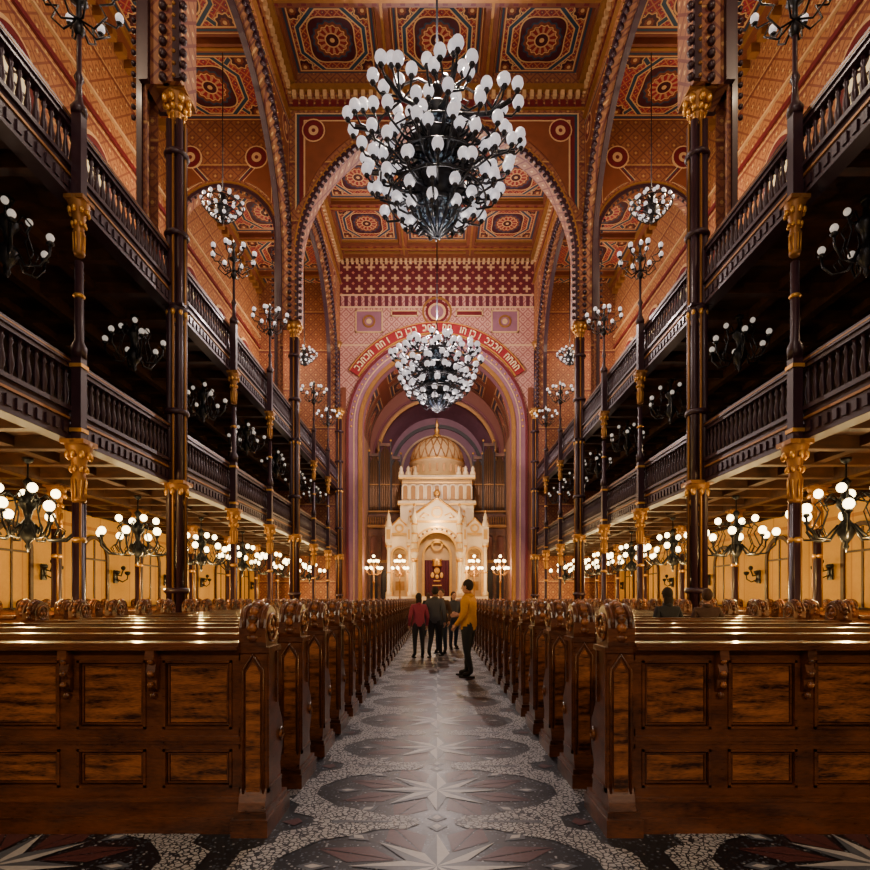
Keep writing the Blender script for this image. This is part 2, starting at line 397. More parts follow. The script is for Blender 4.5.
# ceilings
b=MB(); b.box(-6.3,6.3,Y0,35,HN,HN+.2,'nave_coffer')
for i in range(-3,10):
    y=2.2+3.517*i
    b.box(-6,6,y-.26,y+.26,HN-.32,HN,'terra_paint')
    for e in(-.3,.26): b.box(-6,6,y+e,y+e+.04,HN-.12,HN,'gold_dark')
    b.box(-6,6,y-.06,y+.06,HN-.37,HN-.32,'gold_dark')
    for j in range(24): b.box(-5.8+j*.5,-5.62+j*.5,y-.18,y+.18,HN-.345,HN-.32,'dark_red_paint')
for x in(-5.9,-2,2,5.9):
    b.box(x-.24,x+.24,Y0,34.9,HN-.30,HN,'terra_paint'); b.box(x-.05,x+.05,Y0,34.9,HN-.36,HN-.30,'gold_dark')
b.obj('ceiling')
for sg in(-1,1):
    b=MB(); b.box(6.3*sg,11.3*sg,Y0,35,HA,HA+.2,'aisle_coffer')
    for i in range(-3,10):
        y=2.2+3.517*i; b.box(6.5*sg,10.95*sg,y-.16,y+.16,HA-.22,HA,'terra_paint'); b.box(6.5*sg,10.95*sg,y-.05,y+.05,HA-.27,HA-.22,'gold_dark')
    b.obj('ceiling_aisle')

# arcade walls with arches
for sg,nm in((-1,'left'),(1,'right')):
    b=MB()
    for i in range(4):
        s0,s1=COLS[i],COLS[i+1]; c=(s0+s1)/2
        arch_slab(b,s0,s1 if i<3 else 34.9,12.8,HN,c,4.92,15.2,6.02*sg,6.42*sg,mpy,'painted_wall_y','intrados')
    b.obj('wall_arcade_'+nm)
    b=MB()
    for i in range(4):
        c=(COLS[i]+COLS[i+1])/2
        ring(b,c,4.90,5.05,15.2,12.8,5.90*sg,6.02*sg,mpy,'iron')
        ring(b,c,5.05,5.11,15.2,12.8,5.94*sg,6.02*sg,mpy,'gold_dark')
        if i>0:
            for s2 in(-1,1): spandrel(b,c,s2,5.5,15.2,5.0,20.8,5.99*sg,6.02*sg,mpy)
            beads(b,c,4.82,15.2,12.8,5.98*sg,mpy,'iron',.26,.095)
            beads(b,c,5.03,15.2,12.8,5.88*sg,mpy,'gold_dark',.26,.045)
        ring(b,c,4.80,4.92,15.2,12.8,6.3*sg,6.5*sg,mpy,'iron')
    b.box(5.75*sg,6.02*sg,Y0,34.9,22.25,22.45,'gold_dark'); b.box(5.9*sg,6.02*sg,Y0,34.9,20.95,21.05,'gold_dark')
    for i in range(-28,115):
        b.box(5.9*sg,6.02*sg,i*.3,i*.3+.14,21.95,22.2,'cream_paint')
        b.box(5.99*sg,6.02*sg,i*.3,i*.3+.2,21.2,21.6,'dark_red_paint')
    for y in COLS[1:4]+[34.0]:
        for dy in(-.26,0,.26): b.tube([(5.93*sg,y+dy,12.8),(5.93*sg,y+dy,16.5)],.055,'iron',8)
        b.lathe([(.12,-.4),(.16,-.3),(.30,0)],(5.98*sg,y,16.9),'gold_dark',8)
    b.obj('trim_arcade_'+nm)

# transverse arches
for n,y in enumerate((COLS[2],COLS[3])):
    b=MB(); arch_slab(b,-6.02,6.02,12.8,HN,0,5.62,15.2,y-.42,y+.42,mpx,'painted_wall_x','intrados',48)
    for sg in(-1,1): arch_slab(b,min(6.42*sg,11*sg),max(6.42*sg,11*sg),9.4,HA,8.71*sg,2.1,16.2,y-.25,y+.25,mpx,'painted_wall_x','intrados')
    b.obj('wall_transverse_arch')
    b=MB()
    for t0,t1 in((y-.5,y-.42),):
        ring(b,0,5.60,5.75,15.2,12.8,t0,t1,mpx,'iron',48); ring(b,0,5.75,5.82,15.2,None,t0+.02,t1,mpx,'gold_dark',48,.1,pi-.1)
        b.box(-6,6,y-.62,y-.42,22.0,22.2,'gold_dark'); b.box(-6,6,y-.5,y-.42,21.28,21.36,'gold_dark')
        for i in range(38): b.box(-5.85+i*.31,-5.7+i*.31,y-.56,y-.42,21.75,22.0,'cream_paint'); b.box(-5.85+i*.31,-5.62+i*.31,y-.44,y-.42,21.42,21.7,'dark_red_paint')
        for sg in(-1,1): spandrel(b,0,sg,6.1,15.2,5.75,21.15,y-.45,y-.42,mpx)
    beads(b,0,5.53,15.2,12.8,y-.45,mpx,'iron',.26,.085)
    beads(b,0,5.72,15.2,12.8,y-.50,mpx,'gold_dark',.26,.045)
    for sg in(-1,1):
        ring(b,8.71*sg,2.08,2.2,16.2,9.4,y-.32,y-.25,mpx,'iron'); ring(b,8.71*sg,2.26,2.32,16.2,None,y-.3,y-.25,mpx,'gold_dark',24,.15,pi-.15); beads(b,8.71*sg,2.0,16.2,12,y-.28,mpx,'iron',.24,.06)
        for s2 in(-1,1): spandrel(b,8.71*sg,s2,2.45,16.2,2.1,20.2,y-.28,y-.25,mpx)
    b.obj('trim_transverse_arch')

# chancel interior
b=MB(); N=28
for sg in(-1,1): b.box(4.75*sg,5.0*sg,35.5,40,1.15,12.1,'stone_pier')
vs=[];fs=[]
for i in range(N+1):
    a=pi*i/N; vs+= [(-4.75*math.cos(a),35.4,12.1+4.75*math.sin(a)),(-4.75*math.cos(a),40.2,12.1+4.75*math.sin(a))]
b.add(vs,[(2*i,2*i+1,2*i+3,2*i+2) for i in range(N)],'vault_coffer')
arch_slab(b,-5,5,1.15,17.2,0,4.1,11.4,40,40.4,mpx,'vault_coffer','dark_red_paint')
ring(b,0,4.05,4.25,11.4,1.15,39.85,40,mpx,'gold_dark'); ring(b,0,4.4,4.55,11.4,None,39.9,40,mpx,'dark_red_paint')
vs=[]
for i in range(N+1):
    a=pi*i/N; vs+= [(-4.2*math.cos(a),40.3,11.4+4.2*math.sin(a)),(-3.7*math.cos(a),43.2,11.4+3.9*math.sin(a))]
b.add(vs,[(2*i,2*i+1,2*i+3,2*i+2) for i in range(N)],'lilac')
for sg in(-1,1): b.box(4.2*sg,4.4*sg,40.3,43.3,1.15,11.4,'dark_wood')
b.box(-4.6,4.6,43.2,43.5,1.15,16,'lilac')
for R0,R1,mt in((3.3,3.55,'dark_wood'),(2.6,2.75,'cream_paint'),(1.9,2.05,'dark_red_paint')): ring(b,0,R0,R1,11.2,None,43.05,43.2,mpx,mt)
b.obj('wall_chancel')

# organ
b=MB()
b.box(-4.1,4.1,42.0,43.0,1.2,7.1,'dark_wood')
for sg in(-1,1):
    b.box(sg*2.5,sg*4.7,39.0,39.9,6.6,7.5,'chancel_wood')
    for g,(xa,xb,h) in enumerate(((2.5,3.15,3.7),(3.2,3.95,4.6),(4.0,4.7,3.9))):
        n=6
        for i in range(n):
            x=sg*(xa+.07+(xb-xa-.14)*i/(n-1)); hh=h-.5*abs(i-2.5)/2.5
            b.lathe([(.02,0),(.055,.35),(.055,hh),(.045,hh)],(x,39.05,7.5),'pipe_metal',8)
        for x in(xa,xb): b.box(sg*x-.035,sg*x+.035,38.95,39.2,7.5,7.5+h+.2,'dark_wood'); b.sphere((sg*x,39.05,7.8+h),.09,'gold',8,5)
        b.box(sg*xa,sg*xb,38.98,39.12,7.5+h-.1,7.5+h+.1,'chancel_wood'); b.box(sg*xa,sg*xb,38.97,39.12,9.3,9.38,'gold_dark')
    b.box(sg*2.55,sg*4.65,39.2,39.85,7.5,11.0,'dark_wood')
    b.box(sg*2.4,sg*4.74,38.8,39.0,7.4,7.52,'gold_dark')
b.box(-1.6,1.6,42,42.8,7.1,8.2,'chancel_wood')
for i in range(15): b.lathe([(.02,0),(.07,.3),(.07,1.6+.5*math.cos((i-7)/7*pi)),(.05,1.6+.5*math.cos((i-7)/7*pi))],(-1.4+.2*i,42.1,8.2),'pipe_metal',8)
b.obj('pipe_organ')
b=MB()
for sg in(-1,1):
    for x0 in(3.2,3.95):
        a,c2=sorted((sg*x0,sg*(x0+.75)))
        for zb,zt in((1.15,3.9),(4.1,6.3)):
            arch_slab(b,a,c2,zb,zt,(a+c2)/2,.26,zt-.75,38.6,38.75,mpx,'chancel_wood','gold_dark',14)
            b.box((a+c2)/2-.26,(a+c2)/2+.26,38.8,38.85,zb,zt-.2,'dark_wood' if zb<2 else 'terra_paint')
            b.sphere(((a+c2)/2,38.68,zt-.28),.09,'gold_dark',8,5,1,.4)
    b.box(sg*3.1,sg*4.74,38.5,38.9,3.9,4.1,'gold_dark'); b.box(sg*3.1,sg*4.74,38.4,38.9,6.3,6.5,'gold_dark')
    for i in range(10): b.lathe([(.03,0),(.05,.2),(.03,.5),(.04,.6)],(sg*(3.2+i*.165),38.5,6.5),'gold_dark',6)
    b.box(sg*3.1,sg*4.74,38.42,38.58,7.05,7.15,'chancel_wood')
b.obj('chancel_screen')

# ---------------------------------------------------------------- Torah ark
b=MB(); W='marble'
b.box(-3.3,3.3,36.3,38.3,1.15,1.6,W)
for sg in(-1,1):
    a,c2=sorted((sg*1.75,sg*3.15))
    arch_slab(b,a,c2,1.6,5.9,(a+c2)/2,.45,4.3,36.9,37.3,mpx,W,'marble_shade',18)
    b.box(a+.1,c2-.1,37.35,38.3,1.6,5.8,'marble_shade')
    for x in(1.75,3.15):
        b.lathe([(.2,0),(.2,.25),(.12,.35),(.11,3.0),(.2,3.35),(.22,3.5)],(sg*x,36.75,1.6),W,10)
        b.lathe([(.13,0),(.24,.14),(.13,.22)],(sg*x,36.75,4.75),'gold',10); b.lathe([(.12,0),(.16,.06),(.12,.12)],(sg*x,36.75,3.1),'gold',10)
        b.box(sg*x-.2,sg*x+.2,36.55,36.95,5.1,6.1,W); b.box(sg*x-.13,sg*x+.13,36.53,36.56,5.3,5.95,'gold')
        b.lathe([(.22,0),(.26,.1),(.12,.5),(.15,.6),(.02,1.05)],(sg*x,36.75,6.1),W,8); b.sphere((sg*x,36.75,7.15),.09,'gold',8,5)
    m0=(a+c2)/2
    b.prism([(a,5.7),(c2,5.7),(c2,6.0),(m0,6.75),(a,6.0)],'y',36.75,37.1,W)
    b.tube([(a,36.72,6.0),(m0,36.72,6.72),(c2,36.72,6.0)],.06,'gold',5); b.box(a,c2,36.70,36.76,5.62,5.74,'gold')
    ring(b,m0,.18,.3,6.05,None,36.68,36.76,mpx,'gold',16,0,2*pi)
    ring(b,m0,.45,.58,4.3,1.6,36.80,36.9,mpx,'gold',18)
    for j in range(3): b.box(m0-.3,m0+.3,37.3,37.34,2.0+j*.9,2.6+j*.9,'gold_dark')
    for i in range(6): b.sphere((a+.12+i*(c2-a-.24)/5,36.8,6.1+(.55-abs(i-2.5)*.22)),.09,W,8,5)
arch_slab(b,-1.75,1.75,1.6,6.5,0,1.25,4.5,36.5,37.0,mpx,W,'marble_shade',30)
b.prism([(-1.75,6.5),(1.75,6.5),(1.75,6.7),(0,8.0),(-1.75,6.7)],'y',36.5,37.1,W)
b.tube([(-1.75,36.46,6.72),(0,36.46,7.98),(1.75,36.46,6.72)],.075,'gold',5); b.box(-1.75,1.75,36.44,36.5,6.38,6.52,'gold')
ring(b,0,.26,.38,7.05,None,36.42,36.5,mpx,'gold',20,0,2*pi)
for i in range(15):
    a=pi*i/14; b.sphere((-1.46*math.cos(a),36.47,4.5+1.46*math.sin(a)),.07,'gold_dark',6,4)
for sg in(-1,1): b.tube([(sg*.5,36.46,6.85),(sg*.85,36.46,7.0),(sg*1.1,36.46,6.75),(sg*.8,36.46,6.68)],.04,'gold',5)
ring(b,0,1.22,1.38,4.5,1.6,36.38,36.5,mpx,'gold',30); ring(b,0,1.55,1.65,4.5,None,36.42,36.5,mpx,'gold',30)
arch_slab(b,-1.25,1.25,1.6,5.75,0,.85,4.3,37.1,37.25,mpx,'marble_shade','gold_dark',24); ring(b,0,.83,.97,4.3,1.6,37.0,37.1,mpx,'gold',24)
b.box(-1.3,1.3,37.3,37.5,1.6,6,'marble_shade')
b.box(-.8,.8,37.2,37.3,1.6,4.0,'curtain')
for i in range(8): b.tube([(-.7+.2*i,37.18,1.6),(-.7+.2*i,37.18,3.95)],.06,'curtain',6)
b.sphere((0,37.12,3.3),.2,'gold',10,6,1.1,.2); b.box(-.3,.3,37.08,37.12,2.3,2.36,'gold'); b.box(-.22,.22,37.08,37.12,2.6,2.66,'gold'); b.sphere((0,37.1,2.9),.13,'gold',8,5,1.2,.2)
for sg in(-1,1): b.sphere((sg*.3,37.1,3.0),.12,'gold',8,5,1.6,.2)
b.lathe([(.3,0),(.34,.05),(.28,.3),(.36,.45)],(0,37.1,3.6),'gold',8)
ring(b,0,.28,.38,5.0,None,37.0,37.1,mpx,'gold',20,0,2*pi)
for sg in(-1,1):
    x=1.45
    b.lathe([(.2,0),(.2,.3),(.13,.4),(.12,2.3),(.24,2.7),(.24,2.85)],(sg*x,36.3,1.6),W,10)
    b.lathe([(.14,0),(.24,.2),(.15,.28)],(sg*x,36.3,3.8),'gold',10)
    b.box(sg*x-.22,sg*x+.22,36.1,36.6,4.43,4.62,'gold')
    b.lathe([(.2,0),(.16,1.9),(.26,2.0),(.1,2.4),(.02,2.9)],(sg*x,36.35,4.6),W,8)
    for z in(5.0,5.6,6.2): b.lathe([(.19,0),(.23,.05),(.18,.10)],(sg*x,36.35,z),'gold',8)
    b.sphere((sg*x,36.35,7.5),.1,'gold',8,5)
for i in range(11):
    t=-1+.2*i; b.sphere((1.7*t,36.7,8.08-1.3*abs(t)),.11,W,8,5)
b.sphere((0,36.7,8.35),.22,'gold',8,6)
b.box(-2.4,2.4,36.9,39.0,6.3,7.6,W)
b.box(-2.55,2.55,36.8,39.1,7.6,7.85,W); b.box(-2.56,2.56,36.78,36.8,7.58,7.68,'gold')
for i in range(9):
    x=-2.08+i*.52; ring(b,x,.15,.23,8.75,8.0,37.0,37.1,mpx,W,10); b.box(x-.14,x+.14,37.06,37.1,8.0,8.85,'gold_dark')
    if i<8: b.lathe([(.05,0),(.05,.9),(.09,1.0)],(x+.26,37.02,7.9),W,8)
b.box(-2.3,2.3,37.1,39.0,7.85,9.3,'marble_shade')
b.box(-2.5,2.5,36.85,39.1,9.3,9.55,W); b.box(-2.5,2.5,36.82,36.86,9.3,9.4,'gold'); b.box(-2.3,2.3,37.05,37.1,9.05,9.14,'gold')
for i in range(11): b.lathe([(.16,0),(.2,.12),(.1,.32),(.14,.4),(.01,.62)],(-2.35+.47*i,36.95,9.55),W,8)
b.lathe([(1.75,0),(1.75,.75),(1.85,.85),(1.85,1.0)],(0,38.1,9.55),'marble_shade',24)
for i in range(24):
    a=2*pi*i/24; b.box(1.76*math.cos(a)-.07,1.76*math.cos(a)+.07,38.1+1.76*math.sin(a)-.07,38.1+1.76*math.sin(a)+.07,9.7,10.2,'gold_dark')
prof=[(1.75*math.cos(t)*(1+.05*math.sin(2*t)),1.0+1.75*math.sin(t)) for t in [pi/2*i/10 for i in range(10)]]+[(.12,2.9)]
b.lathe(prof,(0,38.1,9.55),'marble_shade',24)
for k in range(20):
    a=2*pi*k/20
    for tw in(-.35,.35):
        b.tube([(1.80*math.cos(t)*math.cos(a+tw*t),38.1+1.80*math.cos(t)*math.sin(a+tw*t),10.55+1.80*math.sin(t)) for t in [pi/2*i/8 for i in range(9)]],.04,'gold_dark',4)
b.lathe([(1.8,-.06),(1.9,0),(1.8,.06)],(0,38.1,10.55),'gold',24)
b.lathe([(.45,-.05),(.3,.15),(.12,.3),(.2,.5),(.06,.7),(.12,.85),(.01,1.3)],(0,38.1,12.3),'gold',10)
ark=b.obj('torah_ark')
light('ark_light',ark,(0,35.0,6.4),210,(1,.76,.44),.08)
def tree_candelabra(h,arms,R,gm,gr=.09,tiers=2):
    b=MB(); b.lathe([(.28,0),(.28,.08),(.12,.2),(.06,.4),(.05,h*.5),(.1,h*.52),(.05,h*.56),(.045,h)],(0,0,0),'gold_dark',8)
    for t in range(tiers):
        z=h-.5+t*.45; rr=R*(1-.4*t); 
        for k in range(arms-2*t):
            a=2*pi*k/(arms-2*t)+t*.4; ca,sa=math.cos(a),math.sin(a)
            b.tube([(0,0,z-.2),(rr*.5*ca,rr*.5*sa,z-.3),(rr*.95*ca,rr*.95*sa,z-.15),(rr*ca,rr*sa,z+.05)],.022,'gold_dark',5)
            b.sphere((rr*ca,rr*sa,z+.05+gr),gr,gm,8,6)
    b.sphere((0,0,h+gr+.3),gr,gm,8,6)
    return b.mesh('tree_candelabra')
tc=tree_candelabra(2.6,7,.5,'globe_lit')
for sg in(-1,1):
    for y,x in((35.6,2.35),(35.6,4.0)):
        o=put(tc,'standing_candelabra',(sg*x,y,1.15)); light('candelabra_light',o,(0,-.35,2.2),75,(1,.66,.32),.06)

# ---------------------------------------------------------------- galleries
def gallery(sg,zf,name):
    b=MB(); X0,X1=6.08*sg,10.98*sg
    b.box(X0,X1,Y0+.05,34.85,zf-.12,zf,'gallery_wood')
    y=Y0+.6
    while y<34.5:
        b.box(6.2*sg,X1,y-.09,y+.09,zf-.34,zf-.12,'gallery_wood'); y+=1.172
    for xx in(7.4,8.6,9.8): b.box(xx*sg-.1,xx*sg+.1,Y0+.05,34.85,zf-(.4 if xx==8.6 else .3),zf-.12,'gallery_wood')
    b.box(5.98*sg,6.2*sg,Y0+.05,34.85,zf-.3,zf+.12,'iron')
    b.box(5.93*sg,6.2*sg,Y0+.05,34.85,zf+.12,zf+.19,'iron'); b.box(5.955*sg,6.0*sg,Y0+.05,34.85,zf-.02,zf+.02,'gold_dark')
    b.box(5.94*sg,6.2*sg,Y0+.05,34.85,zf-.36,zf-.3,'iron')
    y=0
    while y<34.6: b.box(5.95*sg,6.0*sg,y,y+.1,zf-.24,zf-.08,'iron'); y+=.2
    for k in range(3): b.box((7.6+k*1.0)*sg,X1,Y0+.05,34.85,zf+.25*k,zf+.25*(k+1),'dark_wood')
    for k in range(3): b.box((7.5+k)*sg,(7.56+k)*sg,Y0+.05,34.85,zf+.25*k,zf+.25*k+.9,'dark_wood')
    b.obj(name)
    b=MB(); zt=zf+.98
    b.box(5.95*sg,6.17*sg,Y0+.05,34.85,zt-.09,zt,'iron'); b.box(5.98*sg,6.14*sg,Y0+.05,34.85,zt-.16,zt-.09,'iron'); b.box(5.945*sg,5.955*sg,Y0+.05,34.85,zt-.055,zt-.035,'gold_dark')
    y=-1.
    while y<34.6:
        b.lathe([(.05,0),(.028,.06),(.03,.1),(.058,.24),(.03,.42),(.022,.5),(.045,.56),(.025,.6),(.05,.68)],(6.06*sg,y,zf+.17),'iron',6); y+=.17
    b.obj('gallery_balustrade')
for sg in(-1,1):
    gallery(sg,4.42,'lower_gallery'); gallery(sg,8.38,'upper_gallery')

# columns
def capital(b,x,y,z0,z1,w,mt='gold',mk='gold_dark'):
    h=z1-z0
    b.lathe([(w*.34,0),(w*.42,.05*h),(w*.3,.12*h),(w*.36,.35*h),(w*.44,.4*h),(w*.34,.46*h),(w*.45,.7*h),(w*.75,.9*h),(w*.78,h)],(x,y,z0),mk,8)
    for k in range(8):
        a=pi/4*k; b.sphere((x+w*.62*math.cos(a),y+w*.62*math.sin(a),z0+.78*h),w*.17,mt,6,4,1.5)
        b.sphere((x+w*.44*math.cos(a),y+w*.44*math.sin(a),z0+.55*h),w*.13,mt,6,4,1.5)
        b.tube([(x+w*.36*math.cos(a),y+w*.36*math.sin(a),z0+.05*h),(x+w*.40*math.cos(a),y+w*.40*math.sin(a),z0+.38*h)],w*.05,mt,4)
    b.box(x-w*.72,x+w*.72,y-w*.72,y+w*.72,z1-.05*h,z1+.02*h,mk)
def thin(h=8.0):
    b=MB(); b.box(-.2,.2,-.2,.2,0,.35,'iron'); b.lathe([(.19,.35),(.13,.5),(.16,.6),(.1,.7),(.075,3.05)],(0,0,0),'iron',10)
    for z in(1.2,2.4): b.lathe([(.09,0),(.11,.03),(.11,.06),(.09,.09)],(0,0,z),'gold',10)
    for a in range(4): b.tube([(.085*math.cos(pi/2*a+pi/4),.085*math.sin(pi/2*a+pi/4),.7),(.085*math.cos(pi/2*a+pi/4),.085*math.sin(pi/2*a+pi/4),3.05)],.02,'gold_dark' if a%2 else 'iron',5)
    capital(b,0,0,3.05,4.04,.27)
    return b
b=thin(); 
b.box(-.08,.08,-.08,.08,4.04,5.5,'iron')
for z in(4.2,5.25): b.box(-.10,.10,-.10,.10,z,z+.06,'gold')
b.lathe([(.11,5.42),(.12,5.6),(.07,5.7),(.065,7.0)],(0,0,0),'iron',10)
b.lathe([(.07,0),(.095,.03),(.07,.07)],(0,0,6.4),'gold',10)
capital(b,0,0,7.1,8.0,.22,'gold','gold_dark'); b.box(-.08,.08,-.08,.08,8.0,9.46,'iron')
b.lathe([(.12,9.4),(.13,9.5),(.06,9.62),(.04,9.9),(.08,10.0),(.04,10.1),(.035,11.2)],(0,0,0),'iron',8)
thin_me=b.mesh('gallery_column')
b=thin(); b.box(-.2,.2,-.2,.2,4.03,4.05,'iron'); inner_me=b.mesh('aisle_column')
b=MB(); b.box(-.32,.32,-.32,.32,0,.5,'iron'); b.lathe([(.36,.5),(.29,.65),(.32,.75),(.25,.85)],(0,0,0),'iron',8)
b.lathe([(.13,.8),(.13,12.3)],(0,0,0),'iron',8)
for k in range(4):
    a=pi/2*k+pi/4; x,y=.155*math.cos(a),.155*math.sin(a)
    b.lathe([(.08,.8),(.08,12.2)],(x,y,0),'iron',8)
for k in range(4):
    a=pi/2*k; b.lathe([(.03,.8),(.03,12.2)],(.185*math.cos(a),.185*math.sin(a),0),'gold_dark',6)
for z in(1.6,5.6,9.6,11.4): b.lathe([(.24,0),(.27,.04),(.27,.09),(.24,.13)],(0,0,z),'iron',12)
capital(b,0,0,3.1,4.1,.36,'gold'); capital(b,0,0,7.3,8.05,.32,'gold','iron'); capital(b,0,0,12.1,12.8,.42,'gold','gold_dark')
big_me=b.mesh('clustered_column')
def candel(gm):
    b=MB()
    b.lathe([(.05,-.5),(.1,-.4),(.05,-.3),(.04,0),(.14,.06),(.05,.15),(.03,.4),(.08,.5),(.01,.62)],(0,0,0),'iron_black',8)
    for k in range(8):
        a=2*pi*k/8; ca,sa=math.cos(a),math.sin(a)
        b.tube([(.04*ca,.04*sa,-.25),(.25*ca,.25*sa,-.38),(.45*ca,.45*sa,-.2),(.34*ca,.34*sa,.0),(.55*ca,.55*sa,.02),(.6*ca,.6*sa,.12)],.018,'iron_black',5)
        b.lathe([(.02,0),(.06,.03),(.03,.06)],(.6*ca,.6*sa,.1),'iron_black',6)
        b.sphere((.6*ca,.6*sa,.22),.07,gm,8,6,1.15)
    for k in range(3):
        a=2*pi*k/3+.3; b.sphere((.22*math.cos(a),.22*math.sin(a),.42),.06,gm,8,6); b.tube([(0,0,.1),(.22*math.cos(a),.22*math.sin(a),.34)],.014,'iron_black',4)
    return b.mesh('candelabra')
cand=candel('globe_soft')
pitch=10.55/3
for sg in(-1,1):
    for k in range(-2,10):
        y=2.2+pitch*k
        if k%3==0: 
            put(big_me,'clustered_column',(5.88*sg,min(y,34.0),0))
        else:
            put(thin_me,'gallery_column',(5.86*sg,y,0))
            o=put(cand,'gallery_candelabra',(5.86*sg,y,11.2)); 
            if k>0: light('gallery_candelabra_light',o,(0,0,.85),36,(1,.72,.46),.06)
        put(inner_me,'aisle_column',(8.6*sg,y if y<34.5 else 34.3,0))
b=MB(); b.box(0,.04,-.1,.1,-.2,.25,'iron_black')
for s2 in(-1,1):
    b.tube([(.04,0,-.05),(.18,s2*.12,-.15),(.25,s2*.3,-.05),(.25,s2*.32,.1)],.022,'iron_black',5); b.lathe([(.03,0),(.09,.05),(.1,.12),(.04,.14)],(.25,s2*.32,.08),'iron_black',8)
b.tube([(.04,0,.1),(.2,0,.05),(.28,0,.25)],.025,'iron_black',5); b.sphere((.28,0,.32),.08,'iron_black',8,5)
sc=b.mesh('wall_sconce')
b=MB(); ring(b,0,.62,.74,2.75,1.25,0,.08,mpy,'gallery_wood',16); b.box(0,.1,-.78,.78,1.12,1.25,'gallery_wood')
b.box(0,.05,-.03,.03,1.25,3.35,'gallery_wood'); b.box(0,.05,-.62,.62,2.7,2.76,'gallery_wood')
b.prism([(-.62,1.25),(.62,1.25)]+[(.62*math.cos(pi*j/12),2.75+.62*math.sin(pi*j/12)) for j in range(13)],'x',.0,.02,'yellow_plaster')
gw=b.mesh('ground_window')
b=MB(); ring(b,0,.6,.8,2.9,0,0,.12,mpy,'dark_red_paint',18); ring(b,0,.8,.95,2.9,0,0,.07,mpy,'cream_paint',18); b.box(0,.2,-.95,.95,-.15,0,'cream_paint')
b.prism([(-.6,0),(.6,0)]+[(.6*math.cos(pi*j/14),2.9+.6*math.sin(pi*j/14)) for j in range(15)],'x',.0,.02,'window_glass')
b.box(0,.07,-.03,.03,0,3.5,'iron'); 
for z in(.8,1.6,2.4,2.9): b.box(0,.06,-.6,.6,z,z+.05,'iron')
ring(b,0,.22,.27,2.95,None,0,.06,mpy,'iron',16,0,2*pi)
uw=b.mesh('upper_window')
wn=0
for sg in(-1,1):
    rz=pi if sg>0 else 0
    for k in range(0,9):
        y=2.2+pitch*(k+.5); wn+=1
        put(gw,'window_%d'%wn,(-10.98 if sg<0 else 10.98,y,0),rz)
        put(uw,'window_%d'%(wn+100),(-10.98 if sg<0 else 10.98,y,12.4),rz)
        put(sc,'wall_sconce',(-10.97 if sg<0 else 10.97,y+1.2,2.2),rz)

# ---------------------------------------------------------------- chandeliers
def chand(gm,R=.85,gr=.115,drop=.9,arms=8,body='iron_black'):
    b=MB()
    z=-drop
    b.tube([(0,0,0),(0,0,z+.1)],.018,body,5); b.lathe([(.1,0),(.08,-.06),(.02,-.1)],(0,0,0),body,8)
    b.lathe([(.02,.5),(.09,.42),(.04,.32),(.05,.2),(.14,.1),(.16,0),(.08,-.1),(.05,-.25),(.12,-.35),(.17,-.45),(.1,-.6),(.03,-.7),(.05,-.75),(.005,-.85)],(0,0,z),body,10)
    for k in range(arms):
        a=2*pi*k/arms+.2; ca,sa=math.cos(a),math.sin(a)
        P=lambda r,zz:(r*ca,r*sa,z+zz)
        b.tube([P(.12,-.35),P(R*.4,-.62),P(R*.75,-.6),P(R*.98,-.4),P(R,-.24)],.022,body,5)
        b.tube([P(.12,.05),P(R*.35,.2),P(R*.55,.05),P(R*.45,-.1),P(R*.6,-.4),P(R*.5,-.55)],.016,body,4)
        b.tube([P(R*.62,-.6),P(R*.72,-.45),P(R*.62,-.38),P(R*.55,-.46)],.013,body,4)
        b.lathe([(.02,0),(.07,.04),(.04,.08)],P(R,-.26),body,6)
        b.sphere(P(R,-.24+.06+gr),gr,gm,10,7,1.08)
    for k in range(arms//2):
        a=2*pi*(k+.5)/(arms//2); ca,sa=math.cos(a),math.sin(a)
        b.tube([(.1*ca,.1*sa,z+.1),(R*.4*ca,R*.4*sa,z+.02),(R*.5*ca,R*.5*sa,z+.15)],.016,body,4)
        b.sphere((R*.5*ca,R*.5*sa,z+.17+gr),gr*.9,gm,10,7,1.08)
    return b.mesh('rear_fill_chandelier')
lit=chand('globe_lit',.85,.088,.85,8); dim=chand('globe_dim',.62,.062,.45,6)
for sg in(-1,1):
    for k in range(-2,7):
        y=10.2+3.75*k
        if y>34: break
        o=put(lit,'rear_fill_chandelier',(7.4*sg,y,4.03)); light('chandelier_light',o,(0,0,-2.0),255,(1,.64,.22),.07)
    for k in range(-2,7):
        o=put(dim,'gallery_chandelier',(7.0*sg,9.2+3.85*k,8.02)); 
        if k>=0 and k%2==0: light('gallery_lamp_light',o,(0,0,-1.7),14,(1,.65,.4),.05)
for x in(-3.2,3.2):  # unseen pair added behind the camera as fill for the pew fronts
    o=put(lit,'rear_fill_chandelier',(x,-3.,6.5)); light('rear_fill_light',o,(0,0,-2.0),390,(1,.80,.56),.12)

